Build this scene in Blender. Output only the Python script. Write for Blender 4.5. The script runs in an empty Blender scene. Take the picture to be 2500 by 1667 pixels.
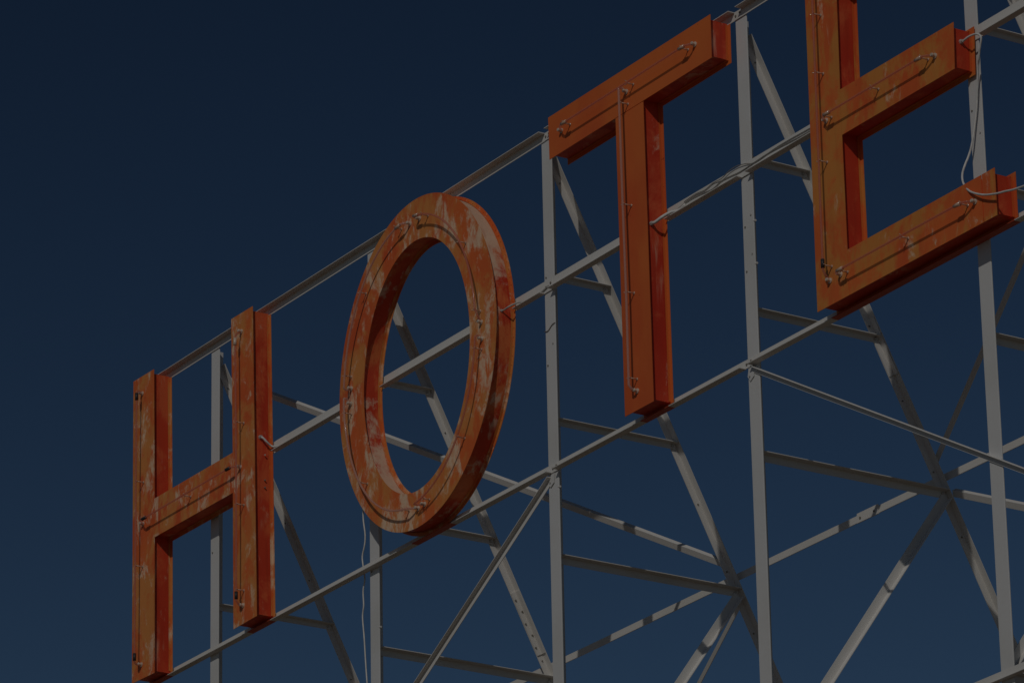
import bpy, bmesh, math, random
from mathutils import Vector, Matrix, noise
random.seed(7)
C = bpy.context.scene.collection
V = Vector

# ------------------------------------------------------------------ materials
def new_mat(name):
    m = bpy.data.materials.new(name); m.use_nodes = True
    nt = m.node_tree; nt.nodes.clear()
    out = nt.nodes.new('ShaderNodeOutputMaterial')
    b = nt.nodes.new('ShaderNodeBsdfPrincipled')
    nt.links.new(b.outputs[0], out.inputs[0])
    return m, nt, b

def N(nt, kind, **kw):
    n = nt.nodes.new(kind)
    for k, v in kw.items():
        if k in n.inputs: n.inputs[k].default_value = v
        else: setattr(n, k, v)
    return n

def noise_n(nt, vec, scale, detail=4, rough=.55, dist=0.):
    n = nt.nodes.new('ShaderNodeTexNoise')
    n.inputs['Scale'].default_value = scale; n.inputs['Detail'].default_value = detail
    n.inputs['Roughness'].default_value = rough; n.inputs['Distortion'].default_value = dist
    nt.links.new(vec, n.inputs['Vector']); return n.outputs[0]

def ramp(nt, fac, lo, hi, a=0., b=1.):
    n = nt.nodes.new('ShaderNodeMapRange'); n.interpolation_type = 'SMOOTHSTEP'
    n.inputs[1].default_value = lo; n.inputs[2].default_value = hi
    n.inputs[3].default_value = a; n.inputs[4].default_value = b
    nt.links.new(fac, n.inputs[0]); return n.outputs[0]

def mixc(nt, fac, a, b):
    n = nt.nodes.new('ShaderNodeMix'); n.data_type = 'RGBA'
    if isinstance(fac, (int, float)): n.inputs[0].default_value = fac
    else: nt.links.new(fac, n.inputs[0])
    for s, i in ((a, 6), (b, 7)):
        if isinstance(s, tuple): n.inputs[i].default_value = (*s, 1)
        else: nt.links.new(s, n.inputs[i])
    return n.outputs[2]

def mathn(nt, op, a, b=None):
    n = nt.nodes.new('ShaderNodeMath'); n.operation = op
    for s, i in ((a, 0), (b, 1)):
        if s is None: continue
        if isinstance(s, (int, float)): n.inputs[i].default_value = s
        else: nt.links.new(s, n.inputs[i])
    return n.outputs[0]

def coords(nt, scale=(1, 1, 1), loc=(0, 0, 0), kind='Object'):
    tc = nt.nodes.new('ShaderNodeTexCoord'); mp = nt.nodes.new('ShaderNodeMapping')
    mp.inputs['Scale'].default_value = scale; mp.inputs['Location'].default_value = loc
    nt.links.new(tc.outputs[kind], mp.inputs['Vector']); return mp.outputs[0]

def bump(nt, b, h, strength, dist=.01):
    n = nt.nodes.new('ShaderNodeBump'); n.inputs['Strength'].default_value = strength
    n.inputs['Distance'].default_value = dist
    nt.links.new(h, n.inputs['Height']); nt.links.new(n.outputs[0], b.inputs['Normal'])

def letter_paint(name, base, ochre, cream, seed, k_ochre, k_cream, k_dirt=.25, bmp=.25, top_bleach=0., k_streak=0.):
    """sun-bleached enamel: k_* are the threshold shifts (bigger = more of it)"""
    m, nt, b = new_mat(name)
    c1 = coords(nt, (1, 1, .62), (seed, seed * 2, seed * 3))
    c2 = coords(nt, (1.5, 1.5, .85), (seed * 5, seed, seed * 2))
    c3 = coords(nt, (26, 26, 2.2), (seed, 0, 0))
    n1 = noise_n(nt, c1, 4.3, 6, .70, .35)
    n2 = noise_n(nt, c2, 5.4, 8, .74, .3)
    n3 = noise_n(nt, c3, 1.0, 3, .5)
    n4 = noise_n(nt, c1, 38, 3, .6)
    red = mixc(nt, ramp(nt, noise_n(nt, c1, 2.1, 3), .4, .65), base, (base[0] * .90, base[1] * .70, base[2] * .8))
    f1 = ramp(nt, mathn(nt, 'ADD', n1, k_ochre),   .47, .62)
    col = mixc(nt, f1, red, ochre)
    f2 = mathn(nt, 'MULTIPLY', ramp(nt, mathn(nt, 'ADD', n2, k_cream), .56, .685), ramp(nt, n4, .25, .6, .55, 1.))
    col = mixc(nt, f2, col, cream)
    # bleached vertical drips
    c4 = coords(nt, (13, 13, 1.7), (0, seed, seed)); c5 = coords(nt, (1, 1, 1), (seed, seed, 0))
    dr = mathn(nt, 'MULTIPLY', ramp(nt, mathn(nt, 'ADD', noise_n(nt, c4, 1., 4, .6, .5), k_streak), .60, .70), ramp(nt, noise_n(nt, c5, 2.6, 3), .46, .60))
    col = mixc(nt, mathn(nt, 'MULTIPLY', dr, .75), col, cream)
    if top_bleach:                       # metal that faces the sky has lost most of its colour
        ge = nt.nodes.new('ShaderNodeNewGeometry'); sp = nt.nodes.new('ShaderNodeSeparateXYZ')
        nt.links.new(ge.outputs['True Normal'], sp.inputs[0])
        tb = mathn(nt, 'ADD', sp.outputs[2], mathn(nt, 'MULTIPLY', mathn(nt, 'SUBTRACT', n2, .5), 1.6))
        col = mixc(nt, mathn(nt, 'MULTIPLY', ramp(nt, tb, .12, .45), top_bleach), col, cream)
    # dark speckle (chips) and soft vertical run-off streaks
    chips = ramp(nt, noise_n(nt, c1, 60, 2, .5), .74, .80, 0., .55)
    col = mixc(nt, chips, col, (.16, .03, .015))
    st = mathn(nt, 'MULTIPLY', ramp(nt, n3, .52, .75), k_dirt)
    col = mixc(nt, st, col, (base[0] * .62, base[1] * .55, base[2] * .6))
    nt.links.new(col, b.inputs['Base Color'])
    nt.links.new(mathn(nt, 'ADD', mathn(nt, 'MULTIPLY', f2, .18), .48), b.inputs['Roughness'])
    b.inputs['Specular IOR Level'].default_value = .28
    h = mathn(nt, 'ADD', noise_n(nt, c1, 5.5, 2, .4), mathn(nt, 'MULTIPLY', n4, .05))
    bump(nt, b, h, bmp, .012)
    return m

ORANGE = (.73, .158, .037); OCHRE = (.69, .262, .068); CREAM = (.80, .57, .38)
front_mats = {
    'H': letter_paint('paint_front_h', ORANGE, OCHRE, CREAM, 3.1, .035, .045, .2, .25, 0., -.03),
    'O': letter_paint('paint_front_o', ORANGE, OCHRE, CREAM, 8.7, .035, .065, .2, .25, 0., -.03),
    'T': letter_paint('paint_front_t', (.72, .168, .038), (.70, .205, .047), CREAM, 1.9, -.10, -.13, .10, .25, 0., -.12),
    'E': letter_paint('paint_front_e', ORANGE, (.66, .25, .055), CREAM, 5.3, .05, -.028, .2, .25, 0., -.04),
    'L': letter_paint('paint_front_l', ORANGE, OCHRE, CREAM, 6.6, .03, -.03),
}
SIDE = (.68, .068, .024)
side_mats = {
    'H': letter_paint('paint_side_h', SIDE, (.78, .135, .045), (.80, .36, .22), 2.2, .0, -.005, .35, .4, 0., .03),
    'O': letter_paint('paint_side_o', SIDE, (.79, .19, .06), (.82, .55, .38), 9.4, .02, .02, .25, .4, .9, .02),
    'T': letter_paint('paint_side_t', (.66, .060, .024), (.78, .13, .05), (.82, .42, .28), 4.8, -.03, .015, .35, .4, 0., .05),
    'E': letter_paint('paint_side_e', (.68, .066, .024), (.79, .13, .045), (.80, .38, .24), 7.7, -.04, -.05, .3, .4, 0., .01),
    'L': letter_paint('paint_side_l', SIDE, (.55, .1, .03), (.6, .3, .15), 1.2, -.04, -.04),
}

def steel(name, base, seed, rust=.0, rough=.5):
    m, nt, b = new_mat(name)
    c = coords(nt, (1, 1, 1), (seed, seed, seed), 'Object')
    n1 = noise_n(nt, c, 2.3, 5, .6); n2 = noise_n(nt, c, 24, 4, .6); n3 = noise_n(nt, c, 7.5, 6, .7, .6)
    col = mixc(nt, ramp(nt, n1, .42, .68, 0, .5), base, (base[0] * .88, base[1] * .87, base[2] * .83))
    col = mixc(nt, ramp(nt, n2, .60, .78, 0, .16), col, (base[0] * .8, base[1] * .76, base[2] * .68))
    col = mixc(nt, ramp(nt, mathn(nt, 'ADD', n3, rust), .70, .78, 0, .7), col, (.36, .23, .15))
    nt.links.new(col, b.inputs['Base Color'])
    b.inputs['Roughness'].default_value = rough; b.inputs['Specular IOR Level'].default_value = .3
    bump(nt, b, mathn(nt, 'ADD', n2, mathn(nt, 'MULTIPLY', n1, .8)), .035, .004)
    return m

WHITE = steel('white_painted_steel', (.665, .66, .645), 2.2)
WHITE2 = steel('lightened_white_steel', (.72, .70, .665), 9.2, .01)  # legs and braces: white lightened in the colour to offset their weaker sunlight
RAILP = steel('rail_white_paint', (.70, .68, .64), 5.1, .0)
OVER = steel('orange_overspray_on_steel', (.50, .085, .045), 3.3, -.1)
BOLT = steel('bolt_steel', (.50, .48, .45), 1.1, .04)
DARKB = steel('dark_bolt', (.24, .215, .18), 1.7)

def plain(name, col, rough=.5, spec=.4, metallic=0., coat=0.):
    m, nt, b = new_mat(name)
    c = coords(nt); n = noise_n(nt, c, 30, 3)
    nt.links.new(mixc(nt, ramp(nt, n, .35, .7), col, tuple(x * .8 for x in col)), b.inputs['Base Color'])
    b.inputs['Roughness'].default_value = rough; b.inputs['Specular IOR Level'].default_value = spec
    b.inputs['Metallic'].default_value = metallic; b.inputs['Coat Weight'].default_value = coat
    return m
def glass_tube(name, col, alpha):
    m = plain(name, col, .12, .6, 0., .6)
    m.node_tree.nodes['Principled BSDF'].inputs['Alpha'].default_value = alpha
    return m
def frosted(name, col, clear=.42, rough=.12):
    m, nt, b = new_mat(name)
    b.inputs['Base Color'].default_value = (*col, 1); b.inputs['Roughness'].default_value = rough
    b.inputs['Coat Weight'].default_value = .5
    tr = nt.nodes.new('ShaderNodeBsdfTranslucent'); tr.inputs[0].default_value = (*col, 1)
    mx = nt.nodes.new('ShaderNodeMixShader'); mx.inputs[0].default_value = .62
    out = [n for n in nt.nodes if n.type == 'OUTPUT_MATERIAL'][0]
    nt.links.new(b.outputs[0], mx.inputs[1]); nt.links.new(tr.outputs[0], mx.inputs[2])
    tp = nt.nodes.new('ShaderNodeBsdfTransparent'); m2 = nt.nodes.new('ShaderNodeMixShader'); m2.inputs[0].default_value = clear
    nt.links.new(mx.outputs[0], m2.inputs[1]); nt.links.new(tp.outputs[0], m2.inputs[2]); nt.links.new(m2.outputs[0], out.inputs[0])
    return m
TUBE = frosted('coated_neon_glass', (.86, .40, .30))
TUBE_PALE = frosted('pale_neon_glass', (.88, .60, .50), .25)
CLEAR = glass_tube('clear_glass_fitting', (.74, .50, .36), .95)
CERAMIC = plain('white_ceramic', (.72, .60, .48), .25, .6, 0., .5)
RUBBER = plain('dark_rubber', (.035, .035, .04), .5)
CABLE_W = plain('white_cable_sheath', (.74, .72, .68), .45)
CABLE_D = plain('grey_cable_sheath', (.28, .265, .24), .5)
CABLE_G = plain('pale_grey_cable_sheath', (.50, .48, .44), .5)

# ------------------------------------------------------------------ mesh helpers
def link(name, bm, mats, parent=None, smooth=False):
    bmesh.ops.recalc_face_normals(bm, faces=bm.faces)
    me = bpy.data.meshes.new(name); bm.to_mesh(me); bm.free()
    for m in (mats if isinstance(mats, (list, tuple)) else [mats]): me.materials.append(m)
    if smooth:
        for p in me.polygons: p.use_smooth = True
    o = bpy.data.objects.new(name, me); C.objects.link(o)
    if parent is not None:
        o.parent = parent
        base = parent
        off = V((0, 0, 0))
        while base is not None: off += base.location; base = base.parent
        me.transform(Matrix.Translation(-off))
    return o

def thing(name, label, cat, loc, group=None):
    o = bpy.data.objects.new(name, None); C.objects.link(o); o.location = loc
    o.empty_display_size = .2
    o['label'] = label; o['category'] = cat
    if group: o['group'] = group
    return o

def tag(o, label, cat, group=None):
    o['label'] = label; o['category'] = cat
    if group: o['group'] = group
    return o

def bx(bm, x0, x1, y0, y1, z0, z1):
    vs = [bm.verts.new((x, y, z)) for x in (x0, x1) for y in (y0, y1) for z in (z0, z1)]
    for f in ((0, 1, 3, 2), (4, 6, 7, 5), (0, 4, 5, 1), (2, 3, 7, 6), (0, 2, 6, 4), (1, 5, 7, 3)):
        bm.faces.new([vs[i] for i in f])

def frame(axis):
    a = axis.normalized(); u = a.cross(V((0, 0, 1)))
    if u.length < .1: u = a.cross(V((0, 1, 0)))
    u.normalize(); return a, u, a.cross(u)

def cyl(bm, p0, p1, r0, r1=None, n=12):
    r1 = r0 if r1 is None else r1
    p0, p1 = V(p0), V(p1); a, u, w = frame(p1 - p0)
    A = [bm.verts.new(p0 + (u * math.cos(2 * math.pi * i / n) + w * math.sin(2 * math.pi * i / n)) * r0) for i in range(n)]
    B = [bm.verts.new(p1 + (u * math.cos(2 * math.pi * i / n) + w * math.sin(2 * math.pi * i / n)) * r1) for i in range(n)]
    for i in range(n): bm.faces.new((A[i], A[(i + 1) % n], B[(i + 1) % n], B[i]))
    bm.faces.new(A[::-1]); bm.faces.new(B)

def sweep(bm, pts, r, n=9):
    pts = [V(p) for p in pts]; rings = []
    t = (pts[1] - pts[0]).normalized(); _, u, _ = frame(t)
    for i, p in enumerate(pts):
        t = (pts[min(i + 1, len(pts) - 1)] - pts[max(i - 1, 0)]).normalized()
        u = (u - t * u.dot(t)).normalized(); w = t.cross(u)
        rr = r(i / (len(pts) - 1)) if callable(r) else r
        rings.append([bm.verts.new(p + (u * math.cos(2 * math.pi * k / n) + w * math.sin(2 * math.pi * k / n)) * rr) for k in range(n)])
    for a, b in zip(rings, rings[1:]):
        for k in range(n): bm.faces.new((a[k], a[(k + 1) % n], b[(k + 1) % n], b[k]))
    bm.faces.new(rings[0][::-1]); bm.faces.new(rings[-1])

def spline(pts, sub=8):
    pts = [V(p) for p in pts]; P = [pts[0] * 2 - pts[1]] + pts + [pts[-1] * 2 - pts[-2]]; out = []
    for i in range(1, len(P) - 2):
        for k in range(sub):
            t = k / sub; a, b, c, d = P[i - 1:i + 3]
            out.append(.5 * ((2 * b) + (c - a) * t + (2 * a - 5 * b + 4 * c - d) * t * t + (3 * b - a - 3 * c + d) * t ** 3))
    out.append(pts[-1]); return out

def angle(bm, p0, p1, d1, w1, d2, w2, t=.005, wob=.0012, step=.22, mi=0, seed=0., over=None):
    """L-section: its corner runs p0 -> p1, one flange along d1, the other along d2.
    over = [(lo, hi)] in x: the d2 flange carries overspray (material 1) there."""
    p0, p1, d1, d2 = V(p0), V(p1), V(d1).normalized(), V(d2).normalized()
    L = (p1 - p0).length; n = max(2, int(L / step)); ts = [i / n for i in range(n + 1)]
    if over:
        for a, b in over:
            for x in (a, b):
                t_ = (x - p0.x) / (p1.x - p0.x)
                if 0 < t_ < 1: ts.append(t_)
        ts = sorted(set(ts))
    c = .0012
    prof = [(0, 0), (w1 - c, 0), (w1, c), (w1, t), (t, t), (t, w2), (c, w2), (0, w2 - c)]
    rings = []
    for s in ts:
        p = p0.lerp(p1, s); q = p * .9 + V((seed, seed * 1.7, 0))
        o = d1 * (noise.noise(q) * wob) + d2 * (noise.noise(q + V((9, 3, 1))) * wob)
        rings.append([bm.verts.new(p + o + d1 * a + d2 * b) for a, b in prof])
    k = len(prof)
    for j, (A, B) in enumerate(zip(rings, rings[1:])):
        xm = (A[0].co.x + B[0].co.x) / 2; red = bool(over) and any(a < xm < b for a, b in over)
        for i in range(k):
            f = bm.faces.new((A[i], A[(i + 1) % k], B[(i + 1) % k], B[i]))
            f.material_index = 1 if (red and i in (4, 5, 6, 7)) else mi
    for R_ in (rings[0][::-1], rings[-1]): bm.faces.new(R_).material_index = mi

# ------------------------------------------------------------------ the steel frame
PX = [0.7121, 2.5087, 4.3217, 6.1415, 7.9944, 9.8165]         # corner of each front post
FRONT = .137                                              # front face of the posts
S = -.4985
def yc(z): return 0.5411 + S * (z - 1.1232)                  # rear corner of the sloping legs
def yr(z): return 0.566 + S * (z - 1.1401)                 # plane of the rear braces
ROOF = -5.6
FR = thing('sign_scaffold', 'white painted steel angle framework standing behind the orange letters', 'scaffold', (4.8, .25, ROOF))

FWD = V((0, -.895, -.446))
for i, x in enumerate(PX):
    bm = bmesh.new()
    lean = (-.004, .0, .002, .0, .003, 0)[i]
    angle(bm, (x, FRONT, ROOF), (x + lean, FRONT, 1.8957), (1, 0, 0), .092, (0, 1, 0), .076, .006, .0015, .3, seed=i)
    post = link('post', bm, WHITE, FR)
    # bolt heads on the post face
    zs = {2: (.60, .71, 1.1), 3: (.50, .58, .74, .79), 1: (-.02,), 0: (.62,), 4: (.67, .54)}.get(i, ())
    for j, z in enumerate(zs):
        bm = bmesh.new(); xx = x + (.072 if j % 2 else .02)
        cyl(bm, (xx, FRONT - .0045, z), (xx, FRONT + .001, z), .0048, .0052, 6)
        link('bolt', bm, BOLT if j % 2 else DARKB, post)
    if i in (1, 2, 3):      # bolts standing out at the back edge of the face
        for z in ((-.36,), (-.1, .02), (.52, .75))[i - 1]:
            bm = bmesh.new(); cyl(bm, (x + .088, FRONT + .004, z), (x + .104, FRONT + .004, z), .006, .006, 6)
            link('bolt', bm, WHITE2, post)
    # rear leg
    ztop, zbot = 1.8072, ROOF
    xl = x + .0068
    bm = bmesh.new()
    angle(bm, (xl, yc(ztop), ztop), (xl, yc(zbot), zbot), (1, 0, 0), .044, FWD, .044, .005, .002, .25, seed=20 + i)
    leg = link('rear_leg', bm, WHITE2, FR)
    for z in (1.68, .90, .57, 0., -.35, -.67):
        bm = bmesh.new(); c = V((xl + .0055, yc(z), z)) + FWD * .024
        cyl(bm, c - V((.002, 0, 0)), c + V((.004, 0, 0)), .0048, .0045, 6); link('bolt', bm, DARKB, leg)
    if i in (1, 3):         # splice plate where two lengths of leg meet
        za, zb = ((.02, -.32), (.40, .12))[i == 3]
        bm = bmesh.new()
        angle(bm, (xl + .0056, yc(za) - .006, za), (xl + .0056, yc(zb) - .006, zb), (1, 0, 0), .036, FWD, .038, .005, 0, .2)
        sp = link('splice_plate', bm, WHITE2, leg)
        for k in range(5 if i == 1 else 2):
            z = za + (zb - za) * (.12 + .19 * k)
            bm = bmesh.new(); c = V((xl + .011, yc(z) - .006, z)) + FWD * (.016 if k % 2 else .028)
            cyl(bm, c, c + V((.005, 0, 0)), .0058, .0052, 6); bm.normal_update()
            link('bolt', bm, DARKB, leg)
    # struts post -> leg
    for z, w in ((1.1281, 0.034), (0.3099, 0.035), (-0.4507, 0.043), (-2.0883, 0.043)):
        bm = bmesh.new(); xs = x + .0125
        angle(bm, (xs, FRONT + .008, z), (xs, yc(z) - .006, z), (0, 0, -1), w, (1, 0, 0), w, .0045, .0012, .2, seed=40 + i + z)
        st = link('strut', bm, WHITE2, FR)
        bm = bmesh.new(); c = V((xs + .0045, yc(z) - .028, z - .018)); cyl(bm, c, c + V((.007, 0, 0)), .0085, .0075, 6)
        link('bolt', bm, BOLT, st)
    # diagonal inside each side frame, leg joint down to the post
    if i < 6:
        bm = bmesh.new(); a = V((xs + .006, yc(-.50) - .02, -.50)); b = V((xs + .006, .192, -2.07))
        d = (b - a).normalized(); up = V((1, 0, 0)).cross(d)
        if up.z > 0: up = -up          # towards rear / below
        angle(bm, a, b, -up, .046, (1, 0, 0), .040, .0045, .0012, .3, seed=60 + i)
        link('side_brace', bm, WHITE2, FR)

# letters' shelf zones that got sprayed together with the letters
OV = [(.0, .27), (1.215, 1.475), (3.02, 3.42), (5.245, 5.500), (6.900, 8.330), (8.86, 10.26)]
def rail(name, ztop, h, w, top, segs, over=None, mat=RAILP, bolts=None):
    """vertical flange bolted on the posts, shelf flange pointing forward (at the top or at the bottom)"""
    bm = bmesh.new(); y = FRONT - .0008; t = .0045
    zc, dz = (ztop, -1) if top else (ztop - h, 1)
    for k, (a, b) in enumerate(segs):
        angle(bm, (a, y, zc), (b, y, zc), (0, 0, dz), h, (0, -1, 0), w, t, .0016, .2, seed=k * 3.3 + ztop, over=over)
    for (a, b), (c, d) in zip(segs, segs[1:]):            # at a joint only the vertical flange runs on
        lo, hi = (ztop - h, ztop)
        bx(bm, b - .0002, c + .0002, y - t - .0006, y - .0006, lo + .001, hi - .001)
    o = link(name, bm, [mat, OVER], FR)
    for k, ((a, b), (c, d)) in enumerate(zip(segs, segs[1:])):
        if bolts is not None and k not in bolts: continue
        for q in (.2, .8):
            bm = bmesh.new(); xx = b + (c - b) * q; zz = ztop - h * (.55 if q < .5 else .4)
            cyl(bm, (xx, y - t - .005, zz), (xx, y - t, zz), .0062, .0066, 6); link('bolt', bm, DARKB, o)
    return o
rail('top_rail', 1.9285, .047, .046, True, [(0.02, 4.366), (4.4207, 6.1437), (6.2044, 7.997), (8.0566, 10.6815)])
rail('middle_rail', 1.0804, .070, .040, False, [(.272, 1.195), (1.482, 2.415), (2.690, 3.785), (4.062, 4.3332), (4.4077, 5.233), (5.508, 6.1576), (6.2272, 6.903), (8.137, 10.68)], bolts=(3,))
rail('bottom_rail', 0.0375, .047, .042, False, [(0.02, 4.364), (4.4207, 6.1258), (6.1884, 10.6815)], OV)
rail('lower_rail', -2.0833, .047, .030, False, [(0.043, 10.6815)])

# front braces: bottom rail down to the lower rail
def fbrace(a, b, up, w):
    a, b = V((a[0], FRONT - .001, a[1])), V((b[0], FRONT - .001, b[1]))
    d = (b - a).normalized(); n = V((0, 1, 0)).cross(d)
    if n.z < 0: n = -n
    bm = bmesh.new()
    angle(bm, a, b, -n if up else n, w, (0, -1, 0), w * .85, .0045, .0015, .25)
    return link('front_brace', bm, WHITE2, FR)
fbrace((4.3501, -0.0282), (0.739, -2.0584), True, .035)
fbrace((6.1924, -0.014), (9.8662, -2.106), True, .028)
for x, s in ((4.3531, -1), (6.1676, 1)):
    bm = bmesh.new(); y0, y1 = FRONT - .0065, FRONT - .0018
    pts = [(x - .016, -.015), (x + .034, -.015), (x + .026, -.066), (x - .006, -.084), (x - .026, -.055)]
    A = [bm.verts.new((p, y0, q)) for p, q in pts]; B = [bm.verts.new((p, y1, q)) for p, q in pts]
    bm.faces.new(A); bm.faces.new(B[::-1])
    for k in range(5): bm.faces.new((A[k], B[k], B[(k + 1) % 5], A[(k + 1) % 5]))
    g = link('gusset_plate', bm, WHITE, FR)
    bm = bmesh.new(); cyl(bm, (x - .006, y0 - .005, -.058), (x - .006, y0, -.058), .0055, .0055, 6); link('bolt', bm, BOLT, g)

# rear bracing, behind the legs
def rbrace(a, b, w1=.036, w2=.030, back_at_top=True):
    a, b = V((a[0], yr(a[1]) + .004, a[1])), V((b[0], yr(b[1]) + .004, b[1]))
    nb = V((0, .895, .446))                                # out of the rear plane, to the back
    d = (b - a).normalized(); inpl = nb.cross(d)
    if inpl.z < 0: inpl = -inpl
    bm = bmesh.new()
    angle(bm, a, b, -inpl, w1, nb, w2, .0045, .002, .3)
    return link('rear_brace', bm, WHITE2, FR)
rbrace((0.6992, 1.7476), (4.2785, -0.2837))
rbrace((9.8463, 1.7396), (6.1278, -0.2837), .030, .02)
rbrace((6.1676, -0.4428), (9.8463, -2.0584))
rbrace((4.2884, -0.4726), (0.7191, -2.0584), .023, .02)
bm = bmesh.new()
angle(bm, (-.3, 1.3271, -0.3563), (10.6, 1.3271, -0.3563), (0, 0, -1), .040, (0, 1, 0), .036, .0045, .002, .3)
g = link('rear_girt', bm, RAILP, FR)
bm = bmesh.new(); bx(bm, 5.415, 5.595, 1.3185, 1.3255, -.401, -.349); sp = link('splice_plate', bm, WHITE2, g)
for x in (5.445, 5.565):
    bm = bmesh.new(); cyl(bm, (x, 1.313, -.379), (x, 1.319, -.379), .006, .006, 6); link('bolt', bm, DARKB, g)
bm = bmesh.new()
angle(bm, (-.3, yc(-2.05) + .02, -2.05), (10.6, yc(-2.05) + .02, -2.05), (0, 0, -1), .04, (0, 1, 0), .036)
link('rear_girt', bm, RAILP, FR)

# ------------------------------------------------------------------ letters
def offset_poly(pts, d):
    """rectilinear counter-clockwise outline moved inwards by d"""
    n = len(pts); out = []
    for i in range(n):
        p, q, r = V(pts[i - 1]).to_2d(), V(pts[i]).to_2d(), V(pts[(i + 1) % n]).to_2d()
        e1 = (q - p).normalized(); e2 = (r - q).normalized()
        n1 = V((-e1.y, e1.x)); n2 = V((-e2.y, e2.x))
        out.append((q.x + (n1.x + n2.x) * d, q.y + (n1.y + n2.y) * d) if abs(e1.dot(e2)) < .5 else (q.x + n1.x * d, q.y + n1.y * d))
    return out

def prism(bm, pts, y0, y1, caps=(True, True)):
    A = [bm.verts.new((x, y0, z)) for x, z in pts]; B = [bm.verts.new((x, y1, z)) for x, z in pts]
    n = len(pts)
    if caps[0]: bm.faces.new(A)
    if caps[1]: bm.faces.new(B[::-1])
    for i in range(n): bm.faces.new((A[i], B[i], B[(i + 1) % n], A[(i + 1) % n]))

def wavy(bm, amp=.0014):
    """sheet metal is never quite flat or straight"""
    for v in bm.verts:
        p = v.co * 2.1; v.co += V((noise.noise(p) * amp, noise.noise(p + V((5, 5, 5))) * amp * .6, noise.noise(p + V((11, 2, 7))) * amp))

TY = -.050
def neon(parent, path, mat=None, r=.0060, cap0=None, cap1=None, bush0=None, bush1=None):
    """path in (x, z) in front of the panel; each end hooks back into a ceramic housing on the panel"""
    P = [V((x, TY, z)) for x, z in path]
    a, b = P[0], P[-1]
    ends = []
    for e, q, bs in ((a, P[1], bush0), (b, P[-2], bush1)):
        out = (e - q).normalized(); tgt = V((bs[0], -.002, bs[1])) if bs else V((e.x, 0, e.z)) + out * .03
        ends.append([e + out * .006, e.lerp(tgt, .35) + out * .014, e.lerp(tgt, .75) + out * .006, tgt])
    full = list(reversed(ends[0])) + P + ends[1]
    full = spline(full[:5], 4)[:-4] + full[4:-4] + spline(full[-5:], 4)[4:] if len(P) < 6 else list(reversed(ends[0])) + P + ends[1]
    bm = bmesh.new(); sweep(bm, full, r, 9)
    t = link('neon_tube', bm, mat or TUBE, parent, True)
    for e, q, cap, bs in ((a, P[1], cap0, bush0), (b, P[-2], cap1, bush1)):
        out = (e - q).normalized()
        if cap:
            bm = bmesh.new(); cyl(bm, e - out * .046, e - out * .002, .0098, .0098, 12)
            link('end_cap', bm, cap, t, True)
        if bs:
            bm = bmesh.new()
            c = V((bs[0], 0, bs[1]))
            cyl(bm, c, c + V((0, -.005, 0)), .0145, .0145, 14)
            cyl(bm, c + V((0, -.005, 0)), c + V((.002, -.022, .001)), .0100, .0085, 12)
            cyl(bm, c + V((.002, -.022, .001)), c + V((.002, -.028, .001)), .0105, .0075, 12)
            link('tube_housing', bm, CERAMIC, parent, False)
    return t

def support(parent, x, z, horizontal=True, dx=0., dz=0.):
    bm = bmesh.new()
    cyl(bm, (x, 0, z), (x, -.004, z), .0085, .0075, 12)
    cyl(bm, (x, -.004, z), (x + dx * .3, TY + .007, z + dz * .3), .0040, .0034, 8)
    e = V((x + dx, TY, z + dz)); d = V((1, 0, 0)) if horizontal else V((0, 0, 1))
    sweep(bm, [e + d * .0115 + V((0, -.004, 0)), e + d * .010 + V((0, .005, 0)), e + V((0, .0085, 0)), e - d * .010 + V((0, .005, 0)), e - d * .0115 + V((0, -.004, 0))], .0022, 6)
    link('tube_support', bm, CLEAR, parent, True)

def seam_bits(parent, items, mat):
    for (x0, x1, z0, z1) in items:
        bm = bmesh.new(); bx(bm, x0, x1, -.0016, .0, z0, z1); link('joint_strip', bm, mat, parent)

def block_letter(key, label, outline, panels, back_top, loc, extra_back=0.):
    t = thing('sign_letter', label, 'letter', loc, 'large orange sign letters on the white frame')
    bm = bmesh.new()
    for p in panels: prism(bm, p, 0, .0030)
    wavy(bm, .0010)
    fp = link('front_panel', bm, front_mats[key], t)
    body = offset_poly(outline, .020)
    body = [(x, min(z, back_top + .008)) for x, z in body]
    bm = bmesh.new(); prism(bm, body, .0032, .1190)
    bmesh.ops.subdivide_edges(bm, edges=[e for e in bm.edges if e.calc_length() > .4], cuts=6, use_grid_fill=True)
    wavy(bm, .0016)
    link('side_wall', bm, side_mats[key], t)
    back = [(x, min(z, back_top)) for x, z in offset_poly(outline, -.004)]
    back = [(x, max(z, .014)) for x, z in back]
    bm = bmesh.new(); prism(bm, back, .1192, .1222); wavy(bm, .0010)
    # folded lip that runs along the rear edge
    lip = [(x, min(max(z, .0215), back_top - .002)) for x, z in offset_poly(outline, .0165)]
    bm2 = bmesh.new(); prism(bm2, lip, .1050, .1191, (False, False)); wavy(bm2, .0010)
    link('rear_lip', bm2, front_mats[key], t)
    link('back_panel', bm, front_mats[key], t)
    return t

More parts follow.
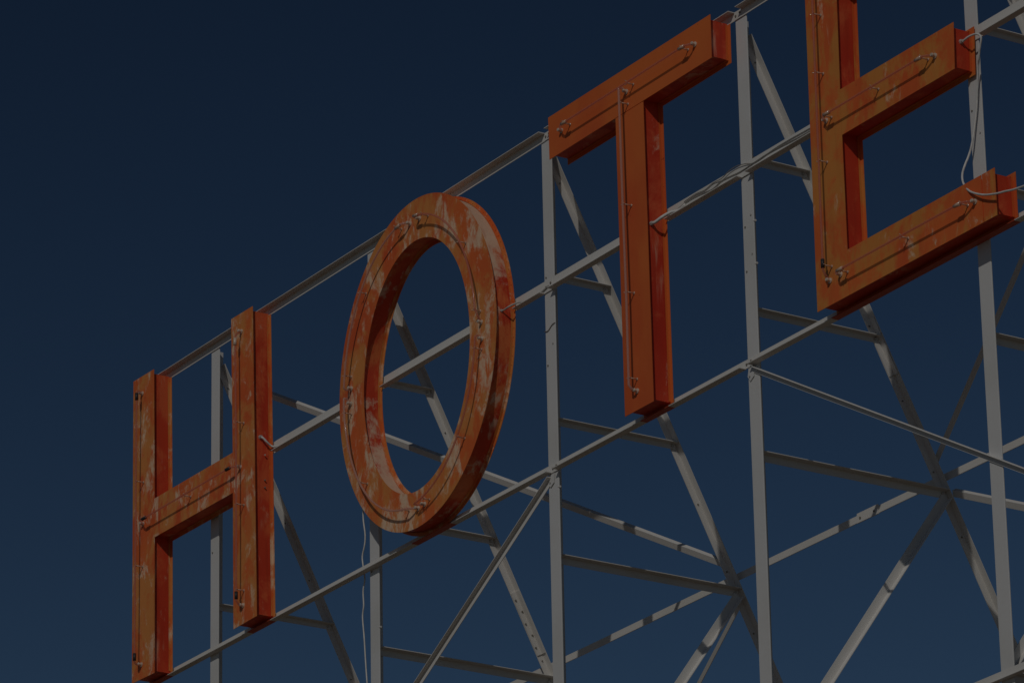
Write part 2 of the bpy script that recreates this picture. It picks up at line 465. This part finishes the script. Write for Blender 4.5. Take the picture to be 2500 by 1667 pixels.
zH0, zH1, ZT = .831, 1.073, 1.904
H_out = [(.006, -.004), (.281, -.012), (.268, zH0), (1.211, .822), (1.220, -.007), (1.486, -.002), (1.437, ZT), (1.185, ZT + .004), (1.207, 1.070), (.264, 1.075), (.244, ZT), (-.012, ZT + .004)]
Ht = block_letter('H', 'weathered orange sign letter H, leftmost letter, streaked with ochre and cream', H_out, [H_out], 1.876, (.73, .06, 0))
neon(Ht, [(.124, 1.782), (.124, 1.3), (.126, .7), (.128, .095)], cap0=RUBBER, cap1=RUBBER, bush0=(.106, 1.792), bush1=(.125, .080))
neon(Ht, [(.205, .953), (.712, .952), (1.262, .951)], cap0=RUBBER, cap1=RUBBER, bush0=(.130, .955), bush1=(1.300, .951))
neon(Ht, [(1.320, 1.735), (1.332, 1.2), (1.338, .7), (1.340, .13)], cap0=CERAMIC, cap1=RUBBER, bush0=(1.310, 1.788), bush1=(1.333, .103))
for z in (1.218, .687): support(Ht, .130, z, True, -.006)
support(Ht, .712, .950, False)
for x, z in ((1.339, 1.209), (1.341, .707), (1.343, .190)): support(Ht, x, z, True, -.005)
for z, m in ((.992, CERAMIC), (.838, DARKB), (.793, DARKB)):
    bm = bmesh.new(); cyl(bm, (1.448, .075, z), (1.456, .075, z), .005, .0045, 8); link('rivet', bm, m, Ht)

T_out = [(4.604, 1.656), (5.236, 1.656), (5.247, -.002), (5.505, -.002), (5.492, 1.657), (6.112, 1.660), (6.114, 1.900), (4.600, 1.900)]
T_bar = [(4.604, 1.656), (6.112, 1.6595), (6.114, 1.900), (4.600, 1.900)]
T_stem = [(5.247, -.002), (5.505, -.002), (5.492, 1.6545), (5.236, 1.6540)]
Tt = block_letter('T', 'smooth evenly painted orange sign letter T between the round letter and the cut-off one', T_out, [T_bar, T_stem], 1.874, (5.36, .06, 0))
neon(Tt, [(4.80, 1.776), (5.40, 1.777), (5.945, 1.778)], TUBE, cap0=CLEAR, cap1=CLEAR, bush0=(4.728, 1.776), bush1=(5.975, 1.786))
neon(Tt, [(5.346, 1.765), (5.352, 1.2), (5.362, .6), (5.362, .130)], TUBE_PALE, .0068, bush1=(5.366, .098), bush0=(5.346, 1.764))
for x in (4.812, 5.410, 5.912): support(Tt, x, 1.781, False)
for x, z in ((5.356, 1.690), (5.360, 1.119), (5.362, .633), (5.367, .162)): support(Tt, x, z, True, -.006)

E_out = [(6.914, .000), (8.322, .001), (8.323, .238), (7.175, .234), (7.172, .833), (8.069, .836), (8.079, 1.073), (7.173, 1.073), (7.181, ZT - .24), (8.325, ZT - .24), (8.325, ZT), (6.924, ZT)]
E_pan = [
    [(6.914, .000), (7.174, .0002), (7.1735, .233), (7.172, .833), (7.1725, 1.073), (7.181, ZT - .24), (7.181, ZT), (6.924, ZT)],
    [(7.1752, .0002), (8.2205, .0008), (8.2215, .2375), (7.1752, .234)],
    [(8.2265, .0008), (8.322, .001), (8.323, .238), (8.2275, .2376)],
    [(7.1734, .833), (8.069, .836), (8.079, 1.073), (7.1738, 1.073)],
    [(7.1824, ZT - .24), (8.325, ZT - .24), (8.325, ZT), (7.1824, ZT)]]
Et = block_letter('E', 'orange sign letter E at the right edge, its top arm cut off above the picture', E_out, E_pan, 1.874, (7.6, .06, 0))
neon(Et, [(7.050, 1.78), (7.048, 1.3), (7.044, .7), (7.040, .175)], TUBE, bush0=(7.05, 1.79), bush1=(7.029, .124), cap1=RUBBER)
neon(Et, [(7.100, .954), (7.5, .955), (7.885, .956)], TUBE, bush0=(7.055, .952), bush1=(7.930, .955), cap0=CLEAR, cap1=CLEAR)
neon(Et, [(7.150, .122), (7.65, .122), (8.120, .122)], TUBE, bush0=(7.115, .126), bush1=(8.170, .121), cap0=CLEAR, cap1=CLEAR)
neon(Et, [(7.13, 1.782), (7.6, 1.782), (8.15, 1.782)], TUBE, bush0=(7.10, 1.782), bush1=(8.18, 1.782))
for z in (1.206, .736, .191, 1.52): support(Et, 7.047, z, True, -.006)
for x, z in ((7.481, .956), (7.876, .958), (7.098, .954), (7.171, .119), (7.654, .122), (8.114, .123), (7.6, 1.782)): support(Et, x, z, False)

L_out = [(8.86, .0), (10.26, .0), (10.26, .238), (9.12, .236), (9.12, ZT), (8.86, ZT)]
Lt = block_letter('L', 'orange sign letter L standing just beyond the right edge of the picture', L_out, [L_out], 1.874, (9.5, .06, 0))

# the O
NO = 120
def ell(cx, cz, a, b, n=NO): return [(cx + a * math.cos(2 * math.pi * i / n), cz + b * math.sin(2 * math.pi * i / n)) for i in range(n)]
OC = (3.237, .963)
def ring(bm, o, i, y0, y1):
    n = len(o)
    A = [bm.verts.new((x, y0, z)) for x, z in o]; B = [bm.verts.new((x, y1, z)) for x, z in o]
    D = [bm.verts.new((x, y0, z)) for x, z in i]; E_ = [bm.verts.new((x, y1, z)) for x, z in i]
    for k in range(n):
        j = (k + 1) % n
        bm.faces.new((A[k], A[j], D[j], D[k])); bm.faces.new((B[k], E_[k], E_[j], B[j]))
        bm.faces.new((A[k], B[k], B[j], A[j])); bm.faces.new((D[k], D[j], E_[j], E_[k]))
Ot = thing('sign_letter', 'oval orange sign letter O, weathered with cream patches and a pale upper rim', 'letter', (3.237, .06, .0), 'large orange sign letters on the white frame')
Ko = lambda d: ell(3.237, .963, .818 - d, .957 - d); Ki = lambda d: ell(3.234, .945, .556 + d, .729 + d)
for nm, d, y0, y1, mt in (('front_panel', 0, 0, .003, front_mats['O']), ('side_wall', .019, .0032, .1190, side_mats['O']), ('back_panel', -.002, .1192, .1222, front_mats['O'])):
    bm = bmesh.new(); ring(bm, Ko(d), Ki(d), y0, y1); wavy(bm, .0012)
    o = link(nm, bm, mt, Ot)
    mod = o.modifiers.new('edge_split', 'EDGE_SPLIT'); mod.split_angle = math.radians(40)
    for p in o.data.polygons: p.use_smooth = True
def oarc(a0, a1, n=26):
    return [(3.236 + .687 * math.cos(math.radians(a0 + (a1 - a0) * k / n)), .954 + .838 * math.sin(math.radians(a0 + (a1 - a0) * k / n))) for k in range(n + 1)]
neon(Ot, oarc(84, 6), TUBE, bush0=(3.294, 1.788), bush1=(3.908, .966), cap0=CLEAR)
neon(Ot, oarc(96, 175), TUBE_PALE, bush0=(3.194, 1.794), bush1=(2.552, 1.027), cap0=CLEAR)
neon(Ot, oarc(180, 265), TUBE_PALE, bush0=(2.545, .940), bush1=(3.246, .110))
neon(Ot, oarc(274, 354), TUBE, bush0=(3.311, .114), bush1=(3.913, .870))
for x, z, h in ((3.383, 1.773, 0), (3.103, 1.793, 0), (2.717, 1.541, 1), (3.765, 1.476, 1), (3.901, 1.032, 1), (2.550, 1.098, 1), (2.550, .876, 1), (2.715, .414, 1), (3.724, .363, 1), (3.36, .126, 0), (3.906, .811, 1), (3.15, .126, 0)):
    support(Ot, x, z, bool(h))
bm = bmesh.new(); o_, i_ = Ko(.0165), Ki(.0165)
for lst, off in ((o_, 1), (i_, -1)):
    A = [bm.verts.new((x, .103, z)) for x, z in lst]; B = [bm.verts.new((x, .1191, z)) for x, z in lst]
    for k in range(NO): bm.faces.new((A[k], A[(k + 1) % NO], B[(k + 1) % NO], B[k]))
wavy(bm, .0012); link('rear_lip', bm, front_mats['O'], Ot, True)
# pop rivets round the rear rim of the O
for k in range(46):
    a = math.radians(-62 + k * 3.1); bm = bmesh.new()
    x, z = 3.237 + .808 * math.cos(a), .963 + .947 * math.sin(a)
    cyl(bm, (x, .1192, z), (x, .1165, z), .0035, .003, 7); link('rivet', bm, front_mats['O'], Ot)

# ------------------------------------------------------------------ cables
def cable(name, label, pts, r, mat, cat='cable', group=None, sub=8):
    bm = bmesh.new(); sweep(bm, spline(pts, sub), r, 8)
    return tag(link(name, bm, mat, None, True), label, cat, group)
cable('hanging_cable', 'thin white cable dangling below the letter O, just left of a white post',
      [(2.455, .150, 1.0), (2.44, .160, .75), (2.41, .160, .5), (2.4004, 0.16, 0.3474), (2.42, 0.16, 0.2356), (2.4132, 0.16, 0.1736), (2.3889, 0.16, 0.1169), (2.3962, 0.16, 0.0572), (2.4127, 0.16, -0.024), (2.3942, 0.16, -0.0886), (2.3988, 0.16, -0.1724), (2.3862, 0.16, -0.2386), (2.402, 0.16, -0.3631), (2.4171, 0.16, -0.5246), (2.4295, 0.16, -0.6332), (2.4398, 0.16, -0.7185), (2.42, .16, -1.3)], .0045, CABLE_W)
cable('lead_cable', 'short pale lead from the side of the letter H to the middle rail',
      [(1.446, .050, 1.098), (1.4626, .055, 1.0898), (1.469, .075, 1.0682), (1.4668, .100, 1.0532), (1.472, .114, 1.0449), (1.49, .128, 1.043)], .0065, CABLE_W)
cable('lead_cable', 'thin pale lead from the side of the letter O along the rail to a post',
      [(4.036, .045, .998), (4.055, .052, .998), (4.0896, 0.0613, 1.007), (4.1184, 0.1009, 1.0286), (4.1542, 0.125, 1.0257), (4.2188, 0.1265, 1.0267), (4.3183, 0.1265, 1.0297), (4.3779, 0.1265, 1.0416)], .0048, CABLE_G)
cable('lead_cable', 'thick white lead from the side of the letter T onto the middle rail',
      [(5.490, .036, .982), (5.512, .040, .981), (5.5454, 0.0613, 1.002), (5.5665, 0.1009, 1.0286), (5.6008, 0.125, 1.0317), (5.6605, 0.1265, 1.0416)], .0085, CABLE_W)
cable('dark_cable', 'thin dark cable lying on the middle rail right of the letter T, lower strand',
      [(5.5114, 0.126, 1.0337), (5.581, 0.1275, 1.0416), (5.6854, 0.1275, 1.0556), (5.7977, 0.1275, 1.0516), (5.9001, 0.1275, 1.0397), (5.9836, 0.1275, 1.0556), (6.0671, 0.1275, 1.0516), (6.1676, 0.1275, 1.0456), (6.4062, 0.1275, 1.0556), (6.7045, 0.1275, 1.0436), (7.0524, 0.1275, 1.0486)], .0024, CABLE_D)
cable('dark_cable', 'thin dark cable looping over the fourth post on the middle rail, upper strand',
      [(5.6506, 0.1275, 1.0615), (5.75, 0.1275, 1.0675), (5.8355, 0.1275, 1.0595), (5.9091, 0.1275, 1.0705), (5.9886, 0.1241, 1.0655), (6.0582, 0.1221, 1.0804), (6.1278, 0.1221, 1.0824), (6.1974, 0.1241, 1.0695), (6.2849, 0.1275, 1.0496), (6.5056, 0.1275, 1.0615), (6.9033, 0.1275, 1.0536)], .0022, CABLE_D)
cable('loop_cable', 'white cable looping from the middle arm of the letter E across its lower arm',
      [(8.064, 0.06, 0.9904), (8.0797, 0.062, 0.9947), (8.1019, 0.066, 1.0009), (8.1267, 0.07, 1.002), (8.151, 0.074, 0.9993), (8.1689, 0.078, 0.9903), (8.1799, 0.08, 0.9752), (8.1776, 0.082, 0.9586), (8.1651, 0.084, 0.9321), (8.1517, 0.088, 0.9063), (8.1402, 0.092, 0.8798), (8.1161, 0.105, 0.8507), (8.0912, 0.115, 0.7765), (8.0723, 0.12, 0.6775), (8.0479, 0.12, 0.5795), (8.0287, 0.11, 0.483), (8.0115, 0.1, 0.4286), (8.0054, 0.085, 0.3913), (8.011, 0.06, 0.3361), (8.0413, 0.035, 0.2798), (8.0932, 0.01, 0.2238), (8.1611, -0.012, 0.1706), (8.2567, -0.022, 0.1206), (8.3558, -0.028, 0.0885), (8.4272, -0.03, 0.074), (8.4881, -0.03, 0.0607), (8.5659, -0.03, 0.0504), (8.6405, -0.03, 0.0437), (8.9, -.02, .06)], .0052, CABLE_W)
cable('tie_wire', 'dark wire wrapped round the third post below the middle rail',
      [(4.3183, 0.135, 0.8), (4.3212, 0.1335, 0.7981), (4.3531, 0.1335, 0.7941), (4.3879, 0.1335, 0.813), (4.4132, 0.1335, 0.8179), (4.4157, 0.138, 0.8179)], .0022, DARKB, 'wire')
# cable glands on the letters
for par, c in ((Ht, (1.437, .050, 1.100)), (Ot, (4.022, .045, .998)), (Tt, (5.481, .036, .982)), (Et, (8.052, .057, .992))):
    bm = bmesh.new(); c = V(c); cyl(bm, c, c + V((.012, 0, 0)), .0125, .0115, 6); cyl(bm, c + V((.012, 0, 0)), c + V((.020, 0, 0)), .009, .008, 10)
    link('cable_gland', bm, BOLT, par)

# ------------------------------------------------------------------ ground and roof (out of the picture; they throw the warm light upwards)
m, nt, b = new_mat('dry_ground'); c = coords(nt)
nt.links.new(mixc(nt, ramp(nt, noise_n(nt, c, .15, 6), .4, .6), (.25, .185, .125), (.19, .14, .095)), b.inputs['Base Color']); b.inputs['Roughness'].default_value = .95
bm = bmesh.new(); R_ = 3000.
vs = [bm.verts.new((x, y, -10.3)) for x, y in ((-R_, -R_), (R_, -R_), (R_, R_), (-R_, R_))]; bm.faces.new(vs)
g = link('ground', bm, m); g['kind'] = 'structure'
m, nt, b = new_mat('roof_gravel'); c = coords(nt)
nt.links.new(mixc(nt, ramp(nt, noise_n(nt, c, 40, 6), .4, .6), (.25, .20, .145), (.20, .16, .115)), b.inputs['Base Color']); b.inputs['Roughness'].default_value = .95
bm = bmesh.new(); bx(bm, -3, 13, -.9, 9, -10.3, ROOF); g = link('roof', bm, m); g['kind'] = 'structure'

# ------------------------------------------------------------------ light
SUN = V((.495, -.655, .570)).normalized()
el = math.asin(SUN.z); rot = math.atan2(SUN.x, SUN.y)
w = bpy.data.worlds.new('World'); bpy.context.scene.world = w; w.use_nodes = True
nt = w.node_tree; bg = nt.nodes['Background']
sky = nt.nodes.new('ShaderNodeTexSky'); sky.sky_type = 'NISHITA'; sky.sun_disc = False
sky.sun_elevation = el; sky.sun_rotation = rot; sky.altitude = 1500; sky.air_density = 1.0; sky.dust_density = .3; sky.ozone_density = 3.0
# deep, polarised high-desert blue: more contrast between the horizon and the zenith
gm = nt.nodes.new('ShaderNodeGamma'); gm.inputs[1].default_value = 2.4
nt.links.new(sky.outputs[0], gm.inputs[0])
vm = nt.nodes.new('ShaderNodeVectorMath'); vm.operation = 'MULTIPLY'; vm.inputs[1].default_value = (.320, .178, .084)
vn = nt.nodes.new('ShaderNodeVectorMath'); vn.operation = 'MINIMUM'; vn.inputs[1].default_value = (5., 7., 9.)
nt.links.new(gm.outputs[0], vm.inputs[0]); nt.links.new(vm.outputs[0], vn.inputs[0]); nt.links.new(vn.outputs[0], bg.inputs['Color'])
bg.inputs['Strength'].default_value = .1
l = bpy.data.lights.new('sun', 'SUN'); l.energy = 4.2; l.angle = math.radians(.53); l.color = (1., .955, .89)
lo = bpy.data.objects.new('sun', l); C.objects.link(lo); lo.rotation_euler = SUN.to_track_quat('Z', 'Y').to_euler()
lo.location = SUN * 50

# ------------------------------------------------------------------ camera
f, yaw, pitch, roll = 12091.23, .99480, .36820, -.01940
cyw, syw, cp, sp = math.cos(yaw), math.sin(yaw), math.cos(pitch), math.sin(pitch)
fwd = V((-syw * cp, cyw * cp, sp)); right = V((cyw, syw, 0)); up = right.cross(fwd)
r2 = right * math.cos(roll) + up * math.sin(roll); u2 = -right * math.sin(roll) + up * math.cos(roll)
cam = bpy.data.cameras.new('camera'); co = bpy.data.objects.new('camera', cam); C.objects.link(co)
M = Matrix((r2, u2, -fwd)).transposed().to_4x4(); M.translation = V((24.767, -13.354, -8.7024)); co.matrix_world = M
cam.sensor_width = 36; cam.lens = f / 2500 * 36; cam.clip_start = .5; cam.clip_end = 8000
sc = bpy.context.scene; sc.camera = co
sc.view_settings.view_transform = 'Standard'; sc.view_settings.look = 'None'
sc.view_settings.exposure = -2.75; sc.view_settings.gamma = 1
sc.cycles.max_bounces = 6; sc.cycles.transparent_max_bounces = 8
